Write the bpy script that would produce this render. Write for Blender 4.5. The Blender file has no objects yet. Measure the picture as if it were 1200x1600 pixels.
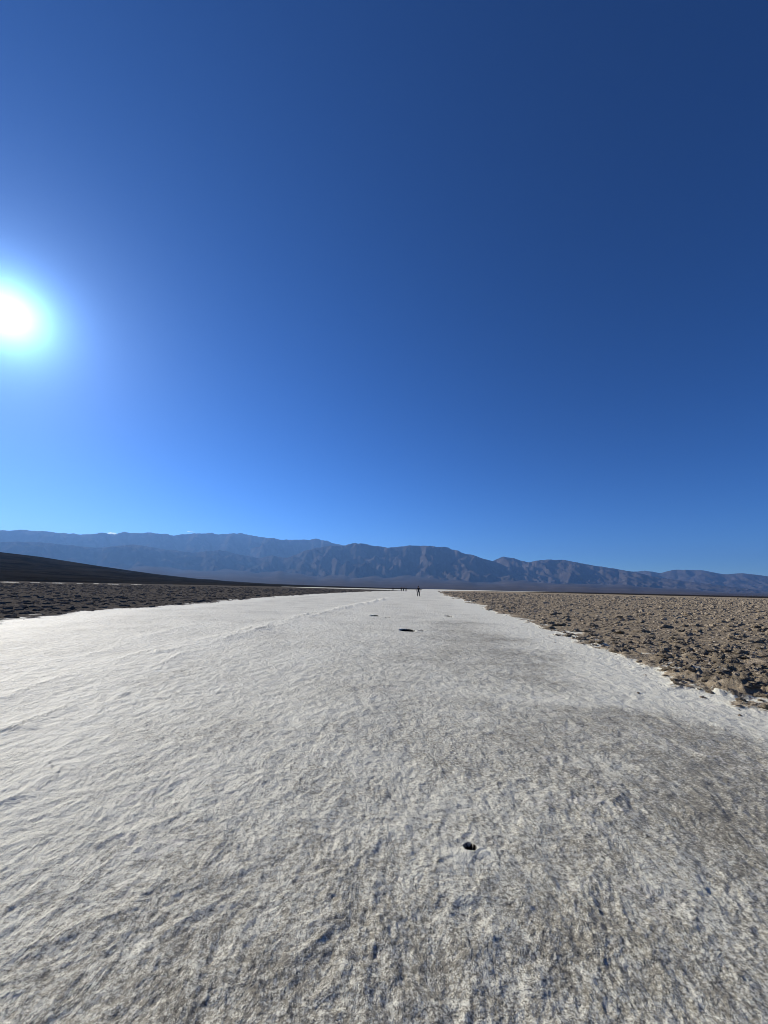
import bpy, bmesh, math, random
import numpy as np
from mathutils import Matrix, Vector

S = bpy.context.scene
COL = S.collection
R = math.radians
random.seed(5)

# ------------------------------------------------------------------ camera
EYE = 1.4
cam = bpy.data.cameras.new('camera')
cam.sensor_fit = 'VERTICAL'
cam.sensor_height = 24.0
cam.lens = 24.0 * 601.0 / 1600.0
cam.clip_start = 0.05
cam.clip_end = 200000.0
camo = bpy.data.objects.new('camera', cam)
COL.objects.link(camo)
camo.matrix_world = (Matrix.Translation((0, 0, EYE)) @ Matrix.Rotation(R(90 + 11.13), 4, 'X')
                     @ Matrix.Rotation(R(1.29), 4, 'Z'))
S.camera = camo

# ------------------------------------------------------------------ sky and sun
SUN_AZ, SUN_EL = -48.2, 27.0
w = bpy.data.worlds.new('World')
S.world = w
w.use_nodes = True
wn = w.node_tree
bgn = wn.nodes['Background']
sky = wn.nodes.new('ShaderNodeTexSky')
sky.sky_type = 'NISHITA'
sky.sun_disc = False
sky.sun_elevation = R(SUN_EL)
sky.sun_rotation = R(SUN_AZ % 360)
sky.altitude = 3000
sky.air_density = 1.0
sky.dust_density = 1.0
sky.ozone_density = 4.0
hsv = wn.nodes.new('ShaderNodeHueSaturation')
hsv.inputs['Saturation'].default_value = 1.22
hsv.inputs['Hue'].default_value = 0.503
gam = wn.nodes.new('ShaderNodeGamma')
gam.inputs['Gamma'].default_value = 1.36
wn.links.new(sky.outputs['Color'], hsv.inputs['Color'])
wn.links.new(hsv.outputs['Color'], gam.inputs['Color'])
wn.links.new(gam.outputs['Color'], bgn.inputs['Color'])
bgn.inputs['Strength'].default_value = 0.05

sl = bpy.data.lights.new('sun', 'SUN')
sl.energy = 5.0
sl.angle = R(0.53)
sl.color = (1.0, 0.94, 0.84)
so = bpy.data.objects.new('sun', sl)
COL.objects.link(so)
sd = Vector((math.sin(R(SUN_AZ)) * math.cos(R(SUN_EL)), math.cos(R(SUN_AZ)) * math.cos(R(SUN_EL)), math.sin(R(SUN_EL))))
so.rotation_euler = sd.to_track_quat('Z', 'Y').to_euler()
so.location = sd * 50

S.view_settings.view_transform = 'Standard'
S.view_settings.look = 'None'
S.view_settings.exposure = 0.35
S.view_settings.gamma = 1.0
S.view_settings.use_curve_mapping = False
S.cycles.use_denoising = True
S.cycles.volume_bounces = 0
S.cycles.max_bounces = 6
S.cycles.filter_width = 0.9

# ------------------------------------------------------------------ numpy noise
_rng = np.random.RandomState(11)
_G = _rng.uniform(0, 2 * math.pi, 65536)
_GX, _GY = np.cos(_G), np.sin(_G)
_U = _rng.uniform(0, 1, 65536)


def _hash(ix, iy, seed):
    h = (ix.astype(np.int64) * 374761393 + iy.astype(np.int64) * 668265263 + seed * 1442695041) & 0xffffffff
    h = ((h ^ (h >> 13)) * 1274126177) & 0xffffffff
    return (h ^ (h >> 16)) & 65535


def perlin(x, y, seed=0):
    ix, iy = np.floor(x), np.floor(y)
    fx, fy = x - ix, y - iy
    u = fx * fx * fx * (fx * (fx * 6 - 15) + 10)
    v = fy * fy * fy * (fy * (fy * 6 - 15) + 10)

    def g(ox, oy):
        k = _hash(ix + ox, iy + oy, seed)
        return _GX[k] * (fx - ox) + _GY[k] * (fy - oy)
    a = g(0, 0) * (1 - u) + g(1, 0) * u
    b = g(0, 1) * (1 - u) + g(1, 1) * u
    return (a * (1 - v) + b * v) * 1.45


def fbm(x, y, oct=4, seed=0, gain=0.5):
    s, a = np.zeros_like(x), 1.0
    for o in range(oct):
        s += a * perlin(x * 2 ** o, y * 2 ** o, seed + o * 7)
        a *= gain
    return s


def ridged(x, y, oct=4, seed=0, gain=0.5):
    s, a, wgt = np.zeros_like(x), 1.0, np.ones_like(x)
    for o in range(oct):
        n = 1 - np.abs(perlin(x * 2 ** o, y * 2 ** o, seed + o * 13))
        n = n * n
        s += a * n * wgt
        wgt = np.clip(n * 1.4, 0, 1)
        a *= gain
    return s


def worley(x, y, seed=0):
    ix, iy = np.floor(x), np.floor(y)
    d1 = np.full(x.shape, 9.0)
    idv = np.zeros_like(x)
    for ox in (-1, 0, 1):
        for oy in (-1, 0, 1):
            k = _hash(ix + ox, iy + oy, seed)
            k2 = _hash(ix + ox, iy + oy, seed + 91)
            d = np.hypot(ix + ox + _U[k] - x, iy + oy + _U[k2] - y)
            m = d < d1
            d1 = np.where(m, d, d1)
            idv = np.where(m, _U[(k * 7 + 13) & 65535], idv)
    return d1, idv


def sstep(a, b, x):
    t = np.clip((x - a) / (b - a), 0, 1)
    return t * t * (3 - 2 * t)


# ------------------------------------------------------------------ helpers
def link(o, parent=None):
    COL.objects.link(o)
    if parent:
        o.parent = parent
    return o


def tag(o, label=None, cat=None, group=None, kind=None):
    if label:
        o['label'] = label
    if cat:
        o['category'] = cat
    if group:
        o['group'] = group
    if kind:
        o['kind'] = kind
    return o


def mesh_np(name, verts, quads, mat, smooth=True, attrs=None, parent=None):
    me = bpy.data.meshes.new(name)
    nv, nf = len(verts), len(quads)
    k = quads.shape[1]
    me.vertices.add(nv)
    me.vertices.foreach_set('co', np.ascontiguousarray(verts, dtype=np.float32).ravel())
    me.loops.add(nf * k)
    me.loops.foreach_set('vertex_index', np.ascontiguousarray(quads, dtype=np.int32).ravel())
    me.polygons.add(nf)
    me.polygons.foreach_set('loop_start', np.arange(0, nf * k, k, dtype=np.int32))
    me.update(calc_edges=True)
    me.polygons.foreach_set('use_smooth', np.full(nf, smooth, dtype=bool))
    for an, av in (attrs or {}).items():
        a = me.attributes.new(an, 'FLOAT', 'POINT')
        a.data.foreach_set('value', np.ascontiguousarray(av, dtype=np.float32))
    me.validate()
    if mat:
        me.materials.append(mat)
    return link(bpy.data.objects.new(name, me), parent)


def submesh(name, verts, quads, sel, mat, attrs, parent=None):
    q = quads[sel]
    used = np.unique(q)
    remap = np.zeros(len(verts), dtype=np.int64)
    remap[used] = np.arange(len(used))
    return mesh_np(name, verts[used], remap[q], mat, True, {k: v[used] for k, v in attrs.items()}, parent)


class NT:
    """small node-tree writer"""
    def __init__(self, name):
        self.m = bpy.data.materials.new(name)
        self.m.use_nodes = True
        self.t = self.m.node_tree
        self.p = self.t.nodes['Principled BSDF']
        self.out = self.t.nodes['Material Output']
        self.co = self.t.nodes.new('ShaderNodeTexCoord').outputs['Object']

    def put(self, sock, val):
        if isinstance(val, bpy.types.NodeSocket):
            self.t.links.new(val, sock)
        else:
            sock.default_value = val

    def noise(self, scale, detail=4, rough=0.55, stretch=None, warp=0.0):
        n = self.t.nodes.new('ShaderNodeTexNoise')
        n.inputs['Scale'].default_value = scale
        n.inputs['Detail'].default_value = detail
        n.inputs['Roughness'].default_value = rough
        n.inputs['Distortion'].default_value = warp
        c = self.co
        if stretch:
            mp = self.t.nodes.new('ShaderNodeMapping')
            mp.inputs['Scale'].default_value = stretch
            self.t.links.new(self.co, mp.inputs['Vector'])
            c = mp.outputs[0]
        self.t.links.new(c, n.inputs['Vector'])
        return n.outputs['Fac']

    def attr(self, name):
        a = self.t.nodes.new('ShaderNodeAttribute')
        a.attribute_name = name
        return a.outputs['Fac']

    def math(self, op, a, b=0.0, clamp=False):
        n = self.t.nodes.new('ShaderNodeMath')
        n.operation = op
        n.use_clamp = clamp
        self.put(n.inputs[0], a)
        self.put(n.inputs[1], b)
        return n.outputs[0]

    def ramp(self, v, a, b, lo=0.0, hi=1.0):
        n = self.t.nodes.new('ShaderNodeMapRange')
        n.interpolation_type = 'SMOOTHSTEP'
        self.put(n.inputs['Value'], v)
        for k, q in (('From Min', a), ('From Max', b), ('To Min', lo), ('To Max', hi)):
            n.inputs[k].default_value = q
        return n.outputs['Result']

    def mix(self, f, a, b):
        n = self.t.nodes.new('ShaderNodeMix')
        n.data_type = 'RGBA'
        self.put(n.inputs['Factor'], f)
        for s, q in ((n.inputs['A'], a), (n.inputs['B'], b)) if False else ((n.inputs[6], a), (n.inputs[7], b)):
            self.put(s, q if isinstance(q, bpy.types.NodeSocket) else (*q, 1.0))
        return n.outputs[2]

    def bump(self, h, dist, strength=1.0, prev=None):
        n = self.t.nodes.new('ShaderNodeBump')
        n.inputs['Distance'].default_value = dist
        n.inputs['Strength'].default_value = strength
        self.t.links.new(h, n.inputs['Height'])
        if prev is not None:
            self.t.links.new(prev, n.inputs['Normal'])
        return n.outputs[0]

    def done(self, color, rough=0.9, normal=None, spec=0.3):
        self.put(self.p.inputs['Base Color'], color if isinstance(color, bpy.types.NodeSocket) else (*color, 1))
        self.put(self.p.inputs['Roughness'], rough)
        self.p.inputs['Specular IOR Level'].default_value = spec
        if normal is not None:
            self.t.links.new(normal, self.p.inputs['Normal'])
        return self.m


# ------------------------------------------------------------------ materials
def mat_ground(name, mud_a, mud_b, mud_c):
    t = NT(name)
    dirt = t.attr('dirt')
    salt = t.attr('salt')
    # salt: clean white crust to grey silt-stained crust
    n1 = t.noise(1.6, 5, 0.6)
    n2 = t.noise(9.0, 5, 0.65, (1, 0.75, 1), 0.6)
    n3 = t.noise(42.0, 4, 0.65)
    n4 = t.noise(150.0, 3, 0.6)
    d = t.math('ADD', dirt, t.math('MULTIPLY', t.math('SUBTRACT', n2, 0.5), 1.1))
    d = t.math('ADD', d, t.math('MULTIPLY', t.math('SUBTRACT', n1, 0.5), 0.8))
    d = t.math('ADD', d, t.math('MULTIPLY', t.math('SUBTRACT', n3, 0.5), 1.9))
    d = t.math('ADD', d, t.math('MULTIPLY', t.math('SUBTRACT', n4, 0.5), 1.7))
    f = t.ramp(d, 0.1, 0.95)
    c = t.mix(f, (0.69, 0.668, 0.55), (0.235, 0.215, 0.163))
    # dark specks of silt
    sp = t.ramp(t.noise(70.0, 3, 0.7), 0.56, 0.61)
    c = t.mix(t.math('MULTIPLY', sp, t.math('ADD', t.math('MULTIPLY', dirt, 0.9, True), 0.10)), c, (0.05, 0.043, 0.035))
    c = t.mix(t.ramp(t.attr('pit'), 0.35, 0.8), c, (0.010, 0.009, 0.008))  # holes painted near black: dark mud with their shade in the colour
    # thin raised white efflorescence veins
    vo = t.t.nodes.new('ShaderNodeTexVoronoi')
    vo.feature = 'DISTANCE_TO_EDGE'
    vo.inputs['Scale'].default_value = 2.2
    wp = t.t.nodes.new('ShaderNodeTexNoise')
    wp.inputs['Scale'].default_value = 5.0
    wp.inputs['Detail'].default_value = 4
    t.t.links.new(t.co, wp.inputs['Vector'])
    va = t.t.nodes.new('ShaderNodeVectorMath')
    va.operation = 'MULTIPLY_ADD'
    t.t.links.new(wp.outputs['Color'], va.inputs[0])
    va.inputs[1].default_value = (0.5, 0.5, 0.0)
    t.t.links.new(t.co, va.inputs[2])
    t.t.links.new(va.outputs[0], vo.inputs['Vector'])
    vein = t.math('MULTIPLY', t.ramp(vo.outputs['Distance'], 0.0, 0.025, 1.0, 0.0), t.ramp(t.noise(1.1, 2), 0.52, 0.62))
    c = t.mix(t.math('MULTIPLY', vein, 0.7), c, (0.68, 0.64, 0.55))
    # mud
    m1 = t.noise(1.3, 5, 0.6)
    m2 = t.noise(7.0, 5, 0.65)
    m3 = t.noise(30.0, 4, 0.6)
    mc = t.mix(t.ramp(m2, 0.35, 0.65), mud_a, mud_b)
    mc = t.mix(t.math('MULTIPLY', t.ramp(m1, 0.48, 0.66), 0.6), mc, mud_c)
    mc = t.mix(t.ramp(m3, 0.55, 0.75), mc, tuple(q * 0.55 for q in mud_a))
    sf = t.math('ADD', salt, t.math('MULTIPLY', t.math('SUBTRACT', t.noise(14.0, 5, 0.7), 0.5), 0.9))
    sf = t.math('ADD', sf, t.math('MULTIPLY', t.math('SUBTRACT', m3, 0.5), 0.5))
    c = t.mix(t.ramp(sf, 0.42, 0.58), mc, c)
    mb = t.math('MULTIPLY', t.noise(4.2, 7, 0.66, None, 0.4), t.ramp(salt, 0.25, 0.75, 1.0, 0.0))
    b0 = t.bump(mb, 0.20, 1.0)
    b = t.bump(t.noise(6.0, 6, 0.62, (1, 0.7, 1), 0.5), 0.065, 1.0, b0)
    b = t.bump(t.noise(38.0, 5, 0.65), 0.014, 0.9, b)
    b = t.bump(t.noise(160.0, 3, 0.6), 0.005, 0.9, b)
    t.done(c, t.ramp(salt, 0.3, 0.9, 1.0, 0.72), b, 0.35)
    t.put(t.p.inputs['Specular IOR Level'], t.math('MULTIPLY', t.ramp(salt, 0.3, 0.9, 0.0, 0.25), t.ramp(t.attr('pit'), 0.1, 0.6, 1.0, 0.0)))  # gloss fades out in the holes so their painted shade stays dark
    return t.m


M_salt = mat_ground('salt_crust', (0.45, 0.375, 0.27), (0.15, 0.122, 0.086), (0.46, 0.365, 0.24))
M_mudR = M_salt
M_mudL = mat_ground('dark_mud_crust', (0.14, 0.126, 0.108), (0.07, 0.063, 0.055), (0.19, 0.17, 0.145))


def mat_mud(name, a, b, salty):
    t = NT(name)
    n = t.noise(5.0, 6, 0.65)
    c = t.mix(t.ramp(n, 0.32, 0.68), a, b)
    c = t.mix(t.ramp(t.noise(26.0, 4, 0.65), 0.52, 0.72), c, tuple(q * 0.6 for q in b))
    c = t.mix(t.math('MULTIPLY', t.ramp(t.noise(11.0, 5, 0.7), 0.58, 0.68), salty), c, (0.66, 0.63, 0.57))
    bb = t.bump(t.noise(12.0, 6, 0.65), 0.05, 0.8)
    bb = t.bump(t.noise(70.0, 4, 0.65), 0.012, 0.8, bb)
    return t.done(c, 1.0, bb, 0.0)


M_clodR = mat_mud('mud_clod_tan', (0.45, 0.375, 0.27), (0.17, 0.137, 0.097), 0.6)
M_clodL = mat_mud('mud_clod_dark', (0.17, 0.153, 0.13), (0.085, 0.076, 0.066), 0.4)


def mat_rock(name, a, b, sc, bumpd, stretch=None):
    t = NT(name)
    n = t.noise(sc, 8, 0.6, stretch)
    c = t.mix(t.ramp(n, 0.35, 0.65), a, b)
    c = t.mix(t.math('MULTIPLY', t.ramp(t.noise(sc * 4.3, 6, 0.6), 0.5, 0.7), 0.6), c, tuple(q * 1.5 for q in b))
    bb = t.bump(t.noise(sc * 3, 8, 0.62), bumpd, 1.0)
    return t.done(c, 1.0, bb, 0.0)


M_range = mat_rock('mountain_rock', (0.055, 0.046, 0.041), (0.085, 0.071, 0.063), 1 / 1500.0, 60.0)
M_fan = mat_rock('fan_gravel', (0.06, 0.05, 0.045), (0.08, 0.067, 0.06), 1 / 2500.0, 10.0)
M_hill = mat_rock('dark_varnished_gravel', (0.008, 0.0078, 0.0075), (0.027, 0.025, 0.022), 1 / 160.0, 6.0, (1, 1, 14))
M_plain = mat_rock('desert_gravel', (0.02, 0.018, 0.016), (0.035, 0.03, 0.026), 1 / 300.0, 0.5)

# ------------------------------------------------------------------ ground
LY = np.array([-60, 0, 8, 12.9, 18.8, 22.9, 26.4, 41.5, 73.4, 115.3, 168.4, 215, 262, 272, 285, 320, 420, 900, 1400])
LX = np.array([-11, -11.5, -12, -12.3, -14.1, -12.9, -12.7, -13.2, -11.6, -7.0, 0.8, 9.0, 17.4, 12, -20, -60, -110, -160, -160])
RY = np.array([-60, -5, 3, 5.13, 5.4, 6.11, 8.01, 9.4, 12.2, 19.6, 37.4, 61.7, 114, 182, 260, 400, 700, 1400])
RX = np.array([9.0, 7.0, 5.6, 4.75, 4.35, 4.30, 4.93, 5.25, 5.55, 6.43, 8.7, 11.3, 17.3, 25.8, 40, 90, 260, 700])
HOLES = [  # x, y, rx, ry, depth
    (0.518, 2.45, 0.034, 0.046, 0.18),
    (0.88, 13.55, 0.26, 0.42, 0.45),
    (-0.36, 20.15, 0.21, 0.36, 0.30),
    (3.52, 20.90, 0.18, 0.36, 0.30),
    (1.36, 13.45, 0.10, 0.16, 0.06),
    (0.30, 19.2, 0.12, 0.16, 0.05),
]
MOUNDS = [(0.585, 2.40, 0.045, 0.014), (1.47, 13.40, 0.16, 0.03), (0.0, 20.0, 0.12, 0.02), (3.85, 20.9, 0.2, 0.025), (0.45, 2.37, 0.06, 0.006)]
SCARPS = [
    (np.array([(1.5, 60), (0.24, 47.0), (-2.44, 26.7), (-3.36, 18.0), (-3.92, 12.5), (-4.05, 9.7), (-3.95, 7.3), (-3.8, 5.5), (-3.55, 4.0), (-3.3, 2.5)]), 0.030),
    (np.array([(0.6, 50), (-3.74, 20.0), (-4.42, 10.5), (-4.67, 7.5), (-4.63, 5.8), (-4.52, 4.9), (-4.3, 3)]), 0.026),
    (np.array([(-6.5, 14), (-6.0, 10), (-5.6, 7.5), (-5.2, 5.5)]), 0.016),
    (np.array([(-3.2, 5.2), (-2.9, 4.0), (-2.4, 3.0), (-2.1, 2.4)]), 0.014),
]
STEP_K = 0.62
FPX = 601.0 * 768 / 1200


def range_step(r):
    return STEP_K * (r * r + EYE * EYE) / (EYE * FPX)


def edges(x, y, r):
    """signed depth into the mud beyond the right and left margins (metres, wobbly)"""
    wob = np.clip(r / 9.0, 0.6, 14.0)
    nz = fbm(x / 2.6, y / 2.6, 3, 301) * 0.38 * wob ** 0.55 + fbm(x / 0.55, y / 0.55, 4, 341, 0.6) * 0.34
    dR = x - np.interp(y, RY, RX)
    dL = np.interp(y, LY, LX) - x
    slopeR = np.hypot(1, np.interp(y, RY[1:], np.diff(RX) / np.diff(RY)))
    slopeL = np.hypot(1, np.interp(y, LY[1:], np.diff(LX) / np.diff(LY)))
    return dR / slopeR + nz, dL / slopeL + nz


def polydist(x, y, P):
    best = np.full(x.shape, 1e9)
    sgn = np.zeros_like(x)
    for (ax, ay), (bx, by) in zip(P[:-1], P[1:]):
        dx, dy = bx - ax, by - ay
        L2 = dx * dx + dy * dy
        tt = np.clip(((x - ax) * dx + (y - ay) * dy) / L2, 0, 1)
        d = np.hypot(x - ax - tt * dx, y - ay - tt * dy)
        s = np.sign((x - ax) * dy - (y - ay) * dx)
        m = d < best
        best = np.where(m, d, best)
        sgn = np.where(m, s, sgn)
    return best * sgn


def ground(x, y):
    """height of the flat plus the salt / dirt colour attributes"""
    r = np.hypot(x, y)
    dr = np.minimum(range_step(np.maximum(r, 0.3)), 400)

    def fade(lam):
        return sstep(0.8, 2.4, lam / dr)
    eR, eL = edges(x, y, r)
    mud = np.maximum(eR, eL)
    m = sstep(-0.15, 0.7, mud)
    # salt crust relief
    wx = x + 0.10 * perlin(x / 0.5, y / 0.5, 21)
    wy = y + 0.10 * perlin(x / 0.5, y / 0.5, 22)
    calm = 0.65 + 0.5 * np.clip(fbm(x / 1.7, y / 2.6, 2, 5) + 0.45, 0, 1)
    w1, i1 = worley(wx / 0.125, wy / 0.17, 15)
    w2, i2 = worley(wx / 0.055 + 3, wy / 0.07, 16)
    z = 0.018 * fbm(x / 1.6, y / 2.4, 2, 1) * fade(1.6)
    rel = 0.0070 * (ridged(wx / 0.42, wy / 0.62, 2, 31) - 0.9) * fade(0.45) * calm
    rel += 0.0155 * (w1 - 0.45) * (0.45 + 0.8 * i1) * fade(0.13) * calm
    rel += 0.0100 * (w2 - 0.45) * (0.35 + 0.9 * i2) * fade(0.055)
    rel += 0.0045 * (0.75 - np.abs(perlin(wx / 0.17, wy / 0.24, 41)) * 1.6) * fade(0.18) * calm
    rel = np.where(rel < -0.003, -0.003 + 0.006 * np.tanh((rel + 0.003) / 0.006), rel)
    rel += 0.0036 * perlin(wx / 0.034, wy / 0.040, 47) * fade(0.034)
    rel += 0.0024 * perlin(wx / 0.016, wy / 0.018, 53) * fade(0.016)
    z += rel
    z += 0.012 * fbm(x / 6, y / 9, 2, 71) + 0.03 * perlin(x / 40, y / 40, 72)
    near = r < 75
    track = np.zeros_like(x)
    for P, amp in SCARPS:
        xs, ys = x[near], y[near]
        d = polydist(xs, ys, P) + 0.26 * fbm(xs / 1.1, ys / 1.6, 3, 401) + 0.07 * fbm(xs / 0.22, ys / 0.3, 3, 405)
        rs = np.hypot(xs, ys)
        wd = 0.09 + rs / 130.0
        a = amp * (1 + sstep(8, 25, rs)) * np.clip(0.55 + 0.9 * perlin(xs / 0.9, ys / 1.5, 411), 0.05, 1.3)
        bumpz = np.exp(-(d / wd) ** 2) + 0.8 * np.exp(-np.maximum(d, 0) / 0.5) * (d > 0) * np.exp(-(d / 0.5) ** 2)
        zz = np.zeros_like(x)
        zz[near] = (0.8 + 0.5 * sstep(8, 25, rs)) * a * bumpz
        tone = np.zeros_like(x)
        tone[near] = 0.30 * np.exp(-(d / (wd * 1.6)) ** 2)
        track = np.maximum(track, tone)
        z += zz
    z *= (1 - 0.6 * m)
    # mud crust: broken clods
    k1, id1 = worley(wx / 0.42, wy / 0.42, 3)
    k2, id2 = worley(wx / 0.19 + 5, wy / 0.19, 9)
    cl = (0.25 + 0.75 * id1) * np.clip(1 - (k1 / 0.62) ** 2, 0, 1) * fade(0.35)
    c2 = (0.2 + 0.8 * id2) * np.clip(1 - (k2 / 0.6) ** 2, 0, 1) * fade(0.17)
    mz = 0.0 + 0.075 * cl + 0.05 * c2 + 0.03 * fbm(x / 1.5, y / 1.5, 2, 61) * fade(1.5)
    mz += 0.050 * ridged(wx / 0.23, wy / 0.23, 3, 63) * fade(0.15) + 0.009 * perlin(x / 0.03, y / 0.03, 65) * fade(0.03)
    mz += 0.030 * (0.6 - 1.6 * np.abs(perlin(wx / 0.085, wy / 0.085, 67))) * fade(0.085)
    z += 1.45 * m * np.maximum(mz, -0.01) * (0.25 + 0.75 * sstep(0.0, 1.2, mud))
    lip = np.exp(-((mud + 0.05) / 0.25) ** 2)
    z += lip * 0.016 * (fbm(x / 0.25, y / 0.25, 2, 81) + 0.4) * fade(0.25)
    # colours
    salt = 1 - sstep(-0.35, 0.9, mud)
    salt = np.maximum(salt, 0.50 * np.exp(-np.maximum(mud, 0) / 1.6))
    salt = np.maximum(salt, 0.31 * np.exp(-np.maximum(mud, 0) / 12))
    isl = sstep(0.12, 0.42, fbm(x / 0.9, y / 0.9, 3, 207)) * np.exp(-np.maximum(mud, 0) / 2.2)
    salt = np.maximum(salt, 0.8 * isl)
    az = np.degrees(np.arctan2(x, y))
    streak = (r > 252) & (r < 288) & (az > -44.5) & (az < -31.5) & (perlin(az / 1.3, r / 90, 77) > 0.08)
    salt = np.where(streak, 1.0, salt)
    rightness = sstep(-3.2, 2.6, x - 0.10 * y)
    dirt = 0.20 + 0.37 * rightness * (1 - sstep(9, 26, r)) + 0.20 * fbm(x / 2.2, y / 2.2, 3, 91)
    dirt -= 0.8 * np.exp(-(np.minimum(mud, 0) / 1.3) ** 2) * (r < 80)
    dirt -= track
    dirt += 0.14 * (1 - sstep(0.8, 4.5, r))
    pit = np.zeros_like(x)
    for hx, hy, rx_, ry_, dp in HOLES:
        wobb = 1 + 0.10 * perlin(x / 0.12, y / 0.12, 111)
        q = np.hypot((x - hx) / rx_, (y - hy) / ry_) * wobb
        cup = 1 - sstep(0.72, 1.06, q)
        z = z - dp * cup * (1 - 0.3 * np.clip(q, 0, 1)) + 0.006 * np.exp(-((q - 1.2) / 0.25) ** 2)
        pit = np.maximum(pit, 1 - sstep(1.0, 1.12, q))  # mask for the shade painted in each hole, out to its rim
    for hx, hy, rr, hh in MOUNDS:
        q = np.hypot(x - hx, y - hy) / rr
        b = np.exp(-q * q)
        z += hh * b
        dirt -= 0.6 * b
    return z, salt, dirt, mud, eR, eL, pit


# polar sheet round the standing point, finest where it is nearest
tmax = math.tan(R(54))
nt = int(2 * tmax * FPX / 1.08)
th = np.concatenate([np.arctan(np.linspace(-tmax, tmax, nt)), np.radians(np.linspace(54, 306, 110))[1:-1]])
rows = [0.12]
while rows[-1] < 80:
    r_ = rows[-1]
    st = max(0.008, range_step(r_))
    if r_ < 1.25:
        st = 0.05
    if 12.9 < r_ < 14.2 or 19.3 < r_ < 21.8:
        st = 0.045
    rows.append(r_ + min(st, 3.0))
while rows[-1] < 28000:
    rows.append(rows[-1] * 1.045)
rows = np.array(rows)
NTH, NR = len(th), len(rows)
TH, RR = np.meshgrid(th, rows)
GX, GY = (RR * np.sin(TH)).ravel(), (RR * np.cos(TH)).ravel()
GZ, A_salt, A_dirt, A_mud, ER, EL, A_pit = ground(GX, GY)
i = np.arange(NR - 1)[:, None] * NTH
j = np.arange(NTH)[None, :]
jn = (j + 1) % NTH
Q = np.stack([i + j, i + NTH + j, i + NTH + jn, i + jn], -1).reshape(-1, 4)
Q = Q[:, ::-1]
V = np.stack([GX, GY, GZ], -1)
fr = np.hypot(GX, GY)[Q].mean(1)
fR, fL = ER[Q].mean(1), EL[Q].mean(1)
far = (fr > 420)
saltf = ((fR <= 0.25) & (fL <= 0.25)) & (fr < 1300)
rightf = ~saltf & ~far & (fR >= fL)
leftf = ~saltf & ~far & (fR < fL)
plainf = ~(saltf | rightf | leftf)
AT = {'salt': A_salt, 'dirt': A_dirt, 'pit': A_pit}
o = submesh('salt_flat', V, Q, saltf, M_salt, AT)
tag(o, 'white crusted salt flat running as a broad path to the horizon', 'salt flat', kind='structure')
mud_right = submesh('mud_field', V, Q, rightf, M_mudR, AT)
tag(mud_right, 'rough tan field of broken mud crust right of the salt path', 'mud field', kind='structure')
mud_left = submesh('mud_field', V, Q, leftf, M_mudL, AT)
tag(mud_left, 'dark rough mud field left of the salt path below the dark slope', 'mud field', kind='structure')
o = submesh('desert_plain', V, Q, plainf, M_plain, AT)
tag(o, 'dark thin line of far desert plain before the mountains', 'plain', kind='structure')
bm = bmesh.new()
# (the small disc under the standing point)
bmesh.ops.create_circle(bm, cap_ends=True, segments=24, radius=0.16)
me = bpy.data.meshes.new('salt_disc')
bm.to_mesh(me)
bm.free()
for v in me.vertices:
    v.co.z = float(GZ[:NTH].mean()) - 0.006
for an, q in (('salt', 1.0), ('dirt', 0.5)):
    a = me.attributes.new(an, 'FLOAT', 'POINT')
    for dd in a.data:
        dd.value = q
me.materials.append(M_salt)
link(bpy.data.objects.new('salt_crust', me), bpy.data.objects['salt_flat'])

# ------------------------------------------------------------------ mountains
FP = 601.0


def unproject(px, py):
    p, ro = R(11.13), R(1.29)
    x, y = (px - 600) / FP, (800 - py) / FP
    X, Y = x * math.cos(ro) - y * math.sin(ro), x * math.sin(ro) + y * math.cos(ro)
    f, u = math.cos(p) - Y * math.sin(p), Y * math.cos(p) + math.sin(p)
    return math.degrees(math.atan2(X, f)), math.degrees(math.atan2(u, math.hypot(X, f)))


# crest lines as bearing / elevation angle of the real ridge seen from the path
SKY_A = [(-47.8, 4.95), (-45.1, 5.02), (-43.1, 5.32), (-40.4, 5.34), (-37.5, 5.42), (-36.3, 5.84), (-35.3, 5.62), (-34.1, 6.07), (-31.0, 6.28),
         (-28.5, 6.17), (-25.8, 6.73), (-22.6, 6.8), (-20.6, 7.12), (-18.4, 6.82), (-14.9, 6.48), (-12.2, 6.61), (-9.7, 6.82), (-6.1, 6.11), (-2, 5.3), (3, 4.0), (8, 2.5)]
SKY_A = [(-75, 4.2), (-60, 4.8)] + SKY_A
PIX_B = [(-300, 860), (-100, 850), (0, 846), (60, 846), (150, 855), (210, 850), (260, 858), (300, 863), (345, 859), (390, 869), (405, 872), (425, 867), (447, 872),
         (480, 859), (510, 853), (535, 852), (558, 848), (605, 855), (640, 852), (670, 852), (695, 854), (720, 862), (770, 876), (800, 888), (825, 903), (850, 914)]
PIX_C = [(740, 890), (765, 878), (785, 870), (800, 871), (825, 878), (850, 874), (880, 874), (910, 880), (940, 885), (990, 893), (1020, 900), (1060, 906), (1100, 911), (1160, 918), (1210, 924)]
PIX_D = [(930, 905), (985, 893), (1010, 891), (1030, 895), (1050, 890), (1095, 890), (1130, 897), (1160, 895), (1200, 900), (1260, 903), (1400, 905)]


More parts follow.
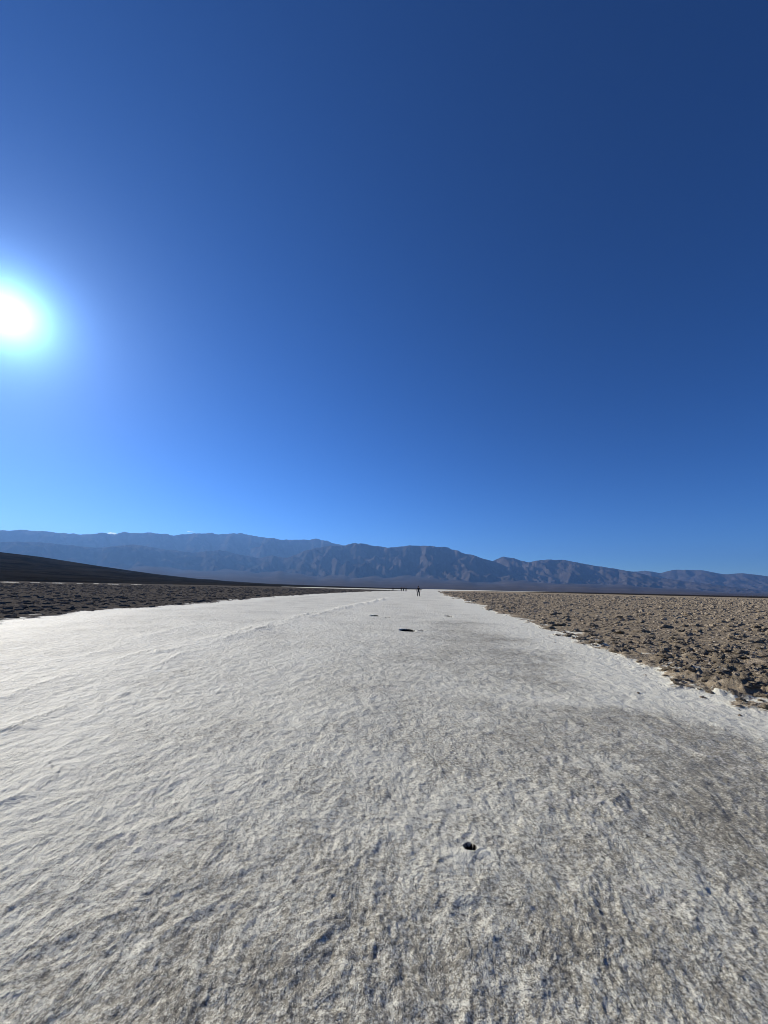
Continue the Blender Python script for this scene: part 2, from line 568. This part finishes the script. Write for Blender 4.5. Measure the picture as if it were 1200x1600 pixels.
def mountain(name, table, rc, depth, fan_el, seed, label, rough=1.0, gul=900.0):
    tab = np.array(table)
    az = np.arange(tab[0, 0], tab[-1, 0], 0.11)
    el = np.interp(az, tab[:, 0], tab[:, 1])
    ker = np.exp(-np.linspace(-2, 2, 9) ** 2)
    el = np.convolve(np.pad(el, 4, mode='edge'), ker / ker.sum(), 'valid')
    rr = np.concatenate([np.linspace(rc - depth, rc + 0.15 * depth, 74), np.linspace(rc + 0.2 * depth, rc + 0.65 * depth, 8)])
    AZ, RD = np.meshgrid(np.radians(az), rr)
    EL = np.tan(np.radians(np.meshgrid(el, rr)[0]))
    X, Y = RD * np.sin(AZ), RD * np.cos(AZ)
    s = AZ * rc
    t = np.clip((RD - (rc - depth)) / depth, 0, 1)
    back = np.clip((RD - rc) / (0.65 * depth), 0, 1)
    crest = EL * rc
    # spurs run down from the crest; gullies branch off them
    wx = s + 500 * fbm(X / 3500, Y / 3500, 3, seed + 3)
    spur = ridged(wx / (gul * 2.6), RD / (gul * 5.0), 3, seed)
    gully = ridged((wx + 0.45 * RD) / gul, (RD - 0.3 * wx) / (gul * 2.2), 4, seed + 5)
    tt = t ** 1.15
    h = crest * (tt * (0.66 + 0.26 * (spur - 0.9)) + 0.34 * t ** 3)
    h += rough * crest * 0.13 * (gully - 0.85) * np.sin(np.pi * np.clip(t * 0.94 + 0.02, 0, 1)) ** 0.7
    h += rough * 35 * ridged(X / 420, Y / 420, 3, seed + 9) * np.clip(t * 4, 0, 1)
    h *= (1 - back ** 1.3)
    h = np.maximum(h, -30 + 60 * 0)
    cur = (h / RD).max(0)
    tgt = np.tan(np.radians(el)) * (1 + 0.018 * fbm(az / 0.9, az * 0 + 0.5, 3, seed + 17))
    k = tgt / np.maximum(cur, 1e-5)
    h = h * k[None, :] - 12
    v = np.stack([X, Y, h], -1).reshape(-1, 3)
    na, nr = len(az), len(rr)
    ii = np.arange(nr - 1)[:, None] * na
    jj = np.arange(na - 1)[None, :]
    q = np.stack([ii + jj, ii + jj + 1, ii + na + jj + 1, ii + na + jj], -1).reshape(-1, 4)
    ob = mesh_np(name, v, q, M_range)
    return tag(ob, label, 'mountains', 'mountain ranges beyond the valley', 'structure')


mountain('mountain_range', SKY_A, 23000, 8000, None, 1000, 'tall pale blue mountain range on the left skyline', 0.8, 1100)
mountain('mountain_range', [unproject(*p) for p in PIX_B], 16500, 4700, None, 2000, 'darker blue mountain range in the centre behind the walkers', 1.1, 800)
mountain('mountain_range', [unproject(*p) for p in PIX_C], 18500, 4700, None, 3000, 'rugged blue range sloping down to the right above the tan mud', 1.2, 700)
mountain('mountain_range', [unproject(*p) for p in PIX_D], 25000, 5500, None, 4000, 'palest low range at the far right edge of the skyline', 0.8, 900)

# gravel fan sloping from the foot of the mountains to the valley floor
fa = np.arange(-75, 62, 0.4)
fe = np.interp(fa, [-75, -45, -25, -8, 3, 10, 16, 25, 32, 39, 45, 60], [2.2, 2.2, 2.1, 2.05, 1.95, 1.8, 1.5, 1.45, 1.1, 0.62, 0.35, 0.2])
fr_ = np.linspace(5200, 15500, 60)
AZ, RD = np.meshgrid(np.radians(fa), fr_)
FE = np.tan(np.radians(np.meshgrid(fe, fr_)[0]))
t = np.clip((RD - 5200) / 8800, 0, 1)
X, Y = RD * np.sin(AZ), RD * np.cos(AZ)
lobe = 0.82 + 0.22 * fbm(AZ * 14, RD / 9000, 3, 501)
Z = FE * 14000 * t ** 1.25 * lobe - 6 + 8 * fbm(AZ * 60, RD / 5000, 3, 505) * t
Z[RD > 14000] -= ((RD - 14000) * 0.02)[RD > 14000]
v = np.stack([X, Y, Z], -1).reshape(-1, 3)
na, nr = len(fa), len(fr_)
ii = np.arange(nr - 1)[:, None] * na
jj = np.arange(na - 1)[None, :]
q = np.stack([ii + jj, ii + jj + 1, ii + na + jj + 1, ii + na + jj], -1).reshape(-1, 4)
o = mesh_np('gravel_fan', v, q, M_fan)
tag(o, 'smooth purplish gravel slope along the foot of the mountains', 'terrain', kind='structure')

# dark slope on the left
ha = np.arange(-125, 6, 0.25)
he = np.interp(ha, [-125, -80, -60, -47.6, -44.7, -41.6, -36.4, -30.4, -25.2, -23.6, -22, -16.2, -9, 0, 6], [4.5, 4.5, 3.9, 3.15, 2.83, 2.58, 1.87, 1.13, 0.66, 0.62, 0.48, 0.24, 0.13, 0.05, 0.0])
hr = np.concatenate([np.linspace(400, 1700, 90), np.linspace(1750, 3200, 12)])
AZ, RD = np.meshgrid(np.radians(ha), hr)
HE = np.tan(np.radians(np.meshgrid(he, hr)[0]))
X, Y = RD * np.sin(AZ), RD * np.cos(AZ)
t = np.clip((RD - 400) / 1300, 0, 1)
Z = HE * 1700 * (0.35 * t + 0.65 * t ** 1.6) * (1 + 0.05 * fbm(AZ * 9 + RD / 900, RD / 700, 3, 601))
Z += 3.2 * (ridged(X / 160 + Y / 500, Y / 420, 4, 605) - 0.9) * np.clip(HE * 40, 0, 1) * np.clip(t * 3, 0, 1)
Z *= 1 - 0.5 * np.clip((RD - 1750) / 1450, 0, 1)
Z = Z - 0.9 * (1 - np.clip(t * 12, 0, 1)) + 0.1
cur = (Z / RD).max(0)
Z = Z * (np.tan(np.radians(he)) / np.maximum(cur, 1e-6)).clip(0.3, 3)[None, :]
v = np.stack([X, Y, Z], -1).reshape(-1, 3)
na, nr = len(ha), len(hr)
ii = np.arange(nr - 1)[:, None] * na
jj = np.arange(na - 1)[None, :]
q = np.stack([ii + jj, ii + jj + 1, ii + na + jj + 1, ii + na + jj], -1).reshape(-1, 4)
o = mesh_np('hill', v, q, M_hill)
tag(o, 'near black smooth hillside sloping down from the left edge', 'hill', kind='structure')

# ------------------------------------------------------------------ haze
bm = bmesh.new()
bmesh.ops.create_cube(bm, size=1.0)
me = bpy.data.meshes.new('haze')
bm.to_mesh(me)
bm.free()
HB, HT = -45.0, 3150.0
for v in me.vertices:
    v.co = (v.co.x * 58400, v.co.y * 58400, HB if v.co.z < 0 else HT)
hm = bpy.data.materials.new('haze')
hm.use_nodes = True
hm.node_tree.nodes.remove(hm.node_tree.nodes['Principled BSDF'])
pv = hm.node_tree.nodes.new('ShaderNodeVolumePrincipled')
pv.inputs['Color'].default_value = (0.18, 0.45, 1.0, 1)      # clear blue air
pv.inputs['Density'].default_value = 2.9e-5
pv.inputs['Anisotropy'].default_value = 0.3
pd = hm.node_tree.nodes.new('ShaderNodeVolumePrincipled')       # fine salt dust, scattering forward
pd.inputs['Color'].default_value = (1.0, 0.92, 0.80, 1)
pd.inputs['Density'].default_value = 1.5e-6
pd.inputs['Anisotropy'].default_value = 0.955
ad = hm.node_tree.nodes.new('ShaderNodeAddShader')
hm.node_tree.links.new(pv.outputs[0], ad.inputs[0])
hm.node_tree.links.new(pd.outputs[0], ad.inputs[1])
hm.node_tree.links.new(ad.outputs[0], hm.node_tree.nodes['Material Output'].inputs['Volume'])
me.materials.append(hm)
haze = link(bpy.data.objects.new('haze', me))
tag(haze, 'thin blue haze filling the valley air', 'haze', kind='stuff')

# ------------------------------------------------------------------ clouds peeping over the left ridge
cm = bpy.data.materials.new('cloud_vapour')
cm.use_nodes = True
cm.node_tree.nodes.remove(cm.node_tree.nodes['Principled BSDF'])
pv = cm.node_tree.nodes.new('ShaderNodeVolumePrincipled')
pv.inputs['Color'].default_value = (1, 1, 1, 1)
pv.inputs['Density'].default_value = 0.006
pv.inputs['Anisotropy'].default_value = 0.6
cm.node_tree.links.new(pv.outputs[0], cm.node_tree.nodes['Material Output'].inputs['Volume'])


def cloud(az, el, width, height, seed, label):
    rnd = random.Random(seed)
    d = 40000.0
    bm = bmesh.new()
    for k in range(9):
        u = rnd.uniform(-0.5, 0.5)
        sz = rnd.uniform(0.5, 1.0) * height * (1.1 - abs(u))
        mt = Matrix.Translation((u * width, rnd.uniform(-0.2, 0.2) * width, rnd.uniform(-0.15, 0.3) * height)) @ Matrix.Diagonal((1.5, 1.3, 0.8, 1))
        bmesh.ops.create_icosphere(bm, subdivisions=2, radius=sz * 0.6, matrix=mt)
    for v in bm.verts:
        v.co += Vector((rnd.uniform(-1, 1), rnd.uniform(-1, 1), rnd.uniform(-1, 1))) * height * 0.07
    me = bpy.data.meshes.new('cloud')
    bm.to_mesh(me)
    bm.free()
    me.materials.append(cm)
    ob = link(bpy.data.objects.new('cloud', me))
    ob.location = (d * math.sin(R(az)), d * math.cos(R(az)), d * math.tan(R(el)))
    ob.rotation_euler.z = -R(az)
    return tag(ob, label, 'cloud', 'small clouds behind the left ridge')


cloud(-35.35, 5.70, 800, 190, 3, 'small white cloud peeping through a notch of the left ridge')
cloud(-26.75, 6.72, 640, 120, 8, 'tiny white cloud just above the ridge beside the highest summit')

# ------------------------------------------------------------------ mud clods
def clod_mesh(seed, sub):
    rnd = random.Random(seed)
    bm = bmesh.new()
    bmesh.ops.create_icosphere(bm, subdivisions=sub, radius=1.0)
    if sub == 1:
        bmesh.ops.dissolve_degenerate(bm, dist=1e-6, edges=bm.edges)
    off = seed * 3.7
    co = np.array([v.co[:] for v in bm.verts])
    u_, v_, w_ = co[:, 0], co[:, 1], co[:, 2]
    n = 0.50 * fbm(u_ * 1.1 + off, v_ * 1.1 + w_ * 0.9, 2, seed)
    n += 0.40 * (ridged(u_ * 1.8 + w_ * 1.3 + off, v_ * 1.8 - w_ * 1.1, 3, seed + 3) - 0.8)
    n += 0.16 * (ridged(u_ * 4.1 - w_ * 2.3 + off, v_ * 4.1 + w_ * 2.9, 2, seed + 5) - 0.7)
    for k, v in enumerate(bm.verts):
        s = max(0.3, 0.85 + float(n[k]) + rnd.uniform(-0.06, 0.06))
        v.co = v.co * s
        v.co.z *= 0.5 if v.co.z > 0 else 0.4
    for f in bm.faces:
        f.smooth = sub > 1
    me = bpy.data.meshes.new('mud_clod')
    bm.to_mesh(me)
    bm.free()
    return me


clR = [clod_mesh(40 + k, 3) for k in range(14)]
clL = []
for mm in clR:
    mm.materials.append(M_clodR)
for k in range(8):
    mm = clod_mesh(70 + k, 2)
    mm.materials.append(M_clodL)
    clL.append(mm)

rng = np.random.RandomState(77)
# candidates over both fields within the view and a little to the sides
NC = 75000
ca = np.radians(rng.uniform(-60, 60, NC))
cr = 5.0 * (230.0 / 5.0) ** rng.uniform(0, 1, NC) ** 0.62
xa, xr = np.radians(rng.uniform(20, 52, 9000)), rng.uniform(5.5, 15, 9000)
ca, cr = np.concatenate([ca, xa]), np.concatenate([cr, xr])
NC = len(ca)
cx, cy = cr * np.sin(ca), cr * np.cos(ca)
cz, _, _, cmud, ceR, ceL, _ = ground(cx, cy)
patch = fbm(cx / 1.4, cy / 1.4, 3, 700)
stray = (cmud <= 0.25) & (cmud > -0.7) & (rng.uniform(0, 1, NC) < 0.05)
ok = ((cmud > 0.25) | stray) & ((cmud > 1.0) | stray | (rng.uniform(0, 1, NC) < 0.45)) & (patch + rng.uniform(-0.5, 0.5, NC) > -0.5)
size = np.where(rng.uniform(0, 1, NC) < 0.08, rng.uniform(0.09, 0.17, NC), rng.uniform(0.022, 0.085, NC)) * np.clip(0.7 + cr / 50, 0.7, 3.4)
size[-9000:] *= 0.8
size *= 0.82 + 0.18 * sstep(8, 30, cr)
size = np.where(stray, size * 0.5, size)
ok &= size / cr > 0.0011
inview = np.abs(np.degrees(ca)) < 46
sel_near = np.where(ok & inview & (ceR > ceL) & (cr > 6.0))[0]
app = size[sel_near] / cr[sel_near]
sel_near = sel_near[np.argsort(-app)][:260]
nearset = set(sel_near.tolist())
for k in sel_near:
    ob = link(bpy.data.objects.new('mud_clod', clR[k % len(clR)]), mud_right)
    s = float(size[k])
    ob.location = (cx[k], cy[k], cz[k] + s * 0.10)
    ob.rotation_euler = (rng.uniform(-0.3, 0.3), rng.uniform(-0.3, 0.3), rng.uniform(0, 6.28))
    ob.scale = (s * rng.uniform(0.8, 1.3), s * rng.uniform(0.8, 1.2), s * rng.uniform(0.7, 1.25))


def mass(idx, meshes, parent, mat, name, flat=1.0):
    vs, fs, n = [], [], 0
    base = []
    for mm in meshes:
        c = np.array([v.co[:] for v in mm.vertices])
        f = np.array([p.vertices[:] for p in mm.polygons])
        base.append((c, f))
    for k in idx:
        c, f = base[k % 10 + (10 if cr[k] > 16 else 0)]
        a = rng.uniform(0, 6.28)
        s = size[k]
        sc = np.array([s * rng.uniform(0.8, 1.3), s * rng.uniform(0.8, 1.2), s * flat * rng.uniform(0.7, 1.3)])
        p = c * sc
        ca_, sa_ = math.cos(a), math.sin(a)
        p = np.stack([p[:, 0] * ca_ - p[:, 1] * sa_ + cx[k], p[:, 0] * sa_ + p[:, 1] * ca_ + cy[k], p[:, 2] + cz[k] + s * 0.08], -1)
        vs.append(p)
        fs.append(f + n)
        n += len(p)
    ob = mesh_np(name, np.concatenate(vs), np.concatenate(fs), mat, False, parent=parent)
    ob['kind'] = 'stuff'
    return ob


low = [clod_mesh(90 + k, 2) for k in range(10)] + [clod_mesh(110 + k, 1) for k in range(10)]
restR = np.array([k for k in np.where(ok & (ceR > ceL))[0] if k not in nearset])
restL = np.where(ok & (ceL >= ceR))[0]
sel_left = restL[inview[restL]]
sel_left = sel_left[np.argsort(-(size[sel_left] / cr[sel_left]))][:120]
for k in sel_left:
    ob = link(bpy.data.objects.new('mud_clod', clL[k % len(clL)]), mud_left)
    s = float(size[k])
    ob.location = (cx[k], cy[k], cz[k] + s * 0.10)
    ob.rotation_euler = (0, 0, rng.uniform(0, 6.28))
    ob.scale = (s * 1.1, s, s * rng.uniform(0.55, 0.95))
lset = set(sel_left.tolist())
restL = np.array([k for k in restL if k not in lset])
print("clods", len(restR), len(restL))
mass(restR[:13000], low, mud_right, M_clodR, 'mud_clods')
mass(restL[:8000], low, mud_left, M_clodL, 'mud_clods', 0.7)

# ------------------------------------------------------------------ people
def plain(name, c, rough=0.85):
    t = NT(name)
    n = t.noise(30, 3)
    return t.done(t.mix(n, tuple(q * 0.8 for q in c), tuple(min(1, q * 1.2) for q in c)), rough, None, 0.2)


M_skin = plain('skin', (0.42, 0.27, 0.20), 0.6)
M_hair = plain('dark_hair', (0.025, 0.02, 0.017), 0.6)
M_shoe = plain('shoe', (0.03, 0.03, 0.03))
M_pole = plain('dark_metal', (0.03, 0.03, 0.03), 0.4)


def person(x, y, face, height, stride, arms, top, trouser, label, group=None, long_sleeve=True, bulk=1.0, stance=0.0):
    """skinned figure; face = heading of the chest in degrees from +y, arms = (left, right) spread"""
    s = height / 1.75
    J, E, rad = [], [], []

    def add(p, r, par=None):
        J.append(p)
        rad.append(r)
        if par is not None:
            E.append((par, len(J) - 1))
        return len(J) - 1
    pel = add((0, 0, 0.93), (0.155, 0.115))
    wst = add((0, 0, 1.08), (0.135, 0.10), pel)
    chs = add((0, 0.005, 1.27), (0.165, 0.115), wst)
    upc = add((0, 0, 1.41), (0.13, 0.09), chs)
    nek = add((0, 0.005, 1.49), (0.055, 0.055), upc)
    jaw = add((0, 0.02, 1.57), (0.07, 0.078), nek)
    brow = add((0, 0.015, 1.65), (0.078, 0.092), jaw)
    add((0, 0.0, 1.72), (0.05, 0.06), brow)
    nose = add((0, 0.095, 1.605), (0.014, 0.016), jaw)
    for sg, st, ar in ((-1, stride, arms[0]), (1, -stride, arms[1])):
        hip = add((sg * 0.09, 0, 0.88), (0.098, 0.104), pel)
        kn = add((sg * (0.105 + stance * 0.5), st * 0.5 + 0.02, 0.49), (0.075, 0.08), hip)
        an = add((sg * (0.115 + stance), st - 0.02 * (st < 0), 0.09), (0.062, 0.066), kn)
        he = add((sg * (0.118 + stance), st - 0.01, 0.045), (0.04, 0.04), an)
        add((sg * (0.13 + stance), st + 0.15, 0.032), (0.042, 0.03), he)
        sh = add((sg * 0.185, 0, 1.41), (0.062, 0.062), upc)
        el = add((sg * (0.24 + ar * 0.16), -0.03 - st * 0.2, 1.14 + ar * 0.06), (0.044, 0.046), sh)
        wr = add((sg * (0.25 + ar * 0.20), 0.07 - st * 0.35, 0.92 + ar * 0.12), (0.03, 0.032), el)
        pm = add((sg * (0.255 + ar * 0.2), 0.10 - st * 0.38, 0.84 + ar * 0.12), (0.028, 0.042), wr)
        for fi, (dy, L) in enumerate(((-0.028, 0.07), (-0.008, 0.085), (0.012, 0.08), (0.03, 0.06))):
            f1 = add((J[pm][0] + sg * 0.004, J[pm][1] + dy, J[pm][2] - 0.045), (0.010, 0.010), pm)
            add((J[pm][0] - sg * 0.012, J[pm][1] + dy + 0.012, J[pm][2] - 0.045 - L * 0.6), (0.008, 0.008), f1)
        th_ = add((J[pm][0] - sg * 0.012, J[pm][1] + 0.05, J[pm][2] + 0.005), (0.011, 0.011), pm)
        add((J[pm][0] - sg * 0.02, J[pm][1] + 0.068, J[pm][2] - 0.035), (0.009, 0.009), th_)
    me = bpy.data.meshes.new('person_skeleton')
    me.from_pydata([(a * s, b * s, c * s) for a, b, c in J], E, [])
    ob = bpy.data.objects.new('person_skeleton', me)
    COL.objects.link(ob)
    ob.modifiers.new('skin', 'SKIN')
    for k, sv in enumerate(me.skin_vertices[0].data):
        sv.radius = (rad[k][0] * s * bulk, rad[k][1] * s * bulk)
        sv.use_root = (k == 0)
    sub = ob.modifiers.new('sub', 'SUBSURF')
    sub.levels = sub.render_levels = 2
    dg = bpy.context.evaluated_depsgraph_get()
    body = bpy.data.meshes.new_from_object(ob.evaluated_get(dg))
    bpy.data.objects.remove(ob)
    body.name = 'person'
    body.materials.clear()
    for mt in (M_skin, top, trouser, M_shoe):
        body.materials.append(mt)
    for p in body.polygons:
        p.use_smooth = True
        c = p.center / s
        if c.z < 0.10:
            p.material_index = 3
        elif c.z > 1.475:
            p.material_index = 0
        elif abs(c.x) > 0.22 and 0.7 < c.z < (0.91 if long_sleeve else 1.22) + 0.1 * max(arms):
            p.material_index = 0
        elif c.z < 0.95 and abs(c.x) < (0.22 if c.z > 0.7 else 0.4):
            p.material_index = 2
        else:
            p.material_index = 1
    z0 = min(v.co.z for v in body.vertices)
    gz = float(ground(np.array([float(x)]), np.array([float(y)]))[0][0])
    ob = link(bpy.data.objects.new('person', body))
    ob.location = (x, y, gz - z0 + 0.005)
    ob.rotation_euler.z = -R(face)
    # hair cap
    bm = bmesh.new()
    bmesh.ops.create_uvsphere(bm, u_segments=16, v_segments=10, radius=0.118 * s,
                              matrix=Matrix.Translation((0, -0.012 * s, 1.675 * s)) @ Matrix.Diagonal((0.9, 1.08, 0.95, 1)))
    bmesh.ops.delete(bm, geom=[v for v in bm.verts if v.co.z < 1.565 * s or (v.co.y > 0.06 * s and v.co.z < 1.69 * s)], context='VERTS')
    for f in bm.faces:
        f.smooth = True
    hme = bpy.data.meshes.new('hair')
    bm.to_mesh(hme)
    bm.free()
    hme.materials.append(M_hair)
    link(bpy.data.objects.new('hair', hme), ob)
    return tag(ob, label, 'person', group)


M_black = plain('black_jacket', (0.022, 0.022, 0.025))
M_navy = plain('dark_trousers', (0.02, 0.022, 0.03))
M_dark = plain('dark_shirt', (0.035, 0.03, 0.03))
walker = person(6.50, 70.3, 8, 1.80, 0.17, (0.25, 0.15), M_black, M_navy, 'lone walker in dark clothes on the white salt path', None, True, 1.15, 0.07)
G = 'distant walkers by the dark mud spit'
person(4.92, 180, 20, 1.74, 0.08, (0.5, 0.4), M_dark, M_navy, 'dark distant figure standing apart, leftmost of the far walkers', G, True, 1.5)
person(8.65, 178.5, 20, 1.82, 0.10, (0.5, 0.4), M_black, M_navy, 'dark distant figure, left one of the three close together', G, True, 1.5)
person(9.68, 178, -30, 1.76, 0.08, (0.4, 0.5), M_dark, M_navy, 'dark distant figure, middle one of the three close together', G, True, 1.5)
person(10.75, 177.5, -15, 1.72, 0.10, (0.5, 0.5), M_black, M_navy, 'dark distant figure, right one of the three close together', G, True, 1.5)

# stick at the lone walker's side
bm = bmesh.new()
bmesh.ops.create_cone(bm, cap_ends=True, segments=8, radius1=0.009, radius2=0.013, depth=1.02, matrix=Matrix.Translation((0, 0, 0.51)))
bmesh.ops.create_cone(bm, cap_ends=True, segments=8, radius1=0.018, radius2=0.02, depth=0.14, matrix=Matrix.Translation((0, 0, 0.95)))
bmesh.ops.create_cone(bm, cap_ends=True, segments=10, radius1=0.04, radius2=0.012, depth=0.015, matrix=Matrix.Translation((0, 0, 0.07)))
me = bpy.data.meshes.new('walking_stick')
bm.to_mesh(me)
bm.free()
me.materials.append(M_pole)
st = link(bpy.data.objects.new('walking_stick', me))
hand = (walker.location.x - 0.42, walker.location.y + 0.12)
st.location = (hand[0] - 0.03, hand[1], float(ground(np.array([hand[0]]), np.array([hand[1]]))[0][0]))
st.rotation_euler = (R(3), R(4), 0)
tag(st, 'thin dark stick standing at the side of the lone walker', 'stick')
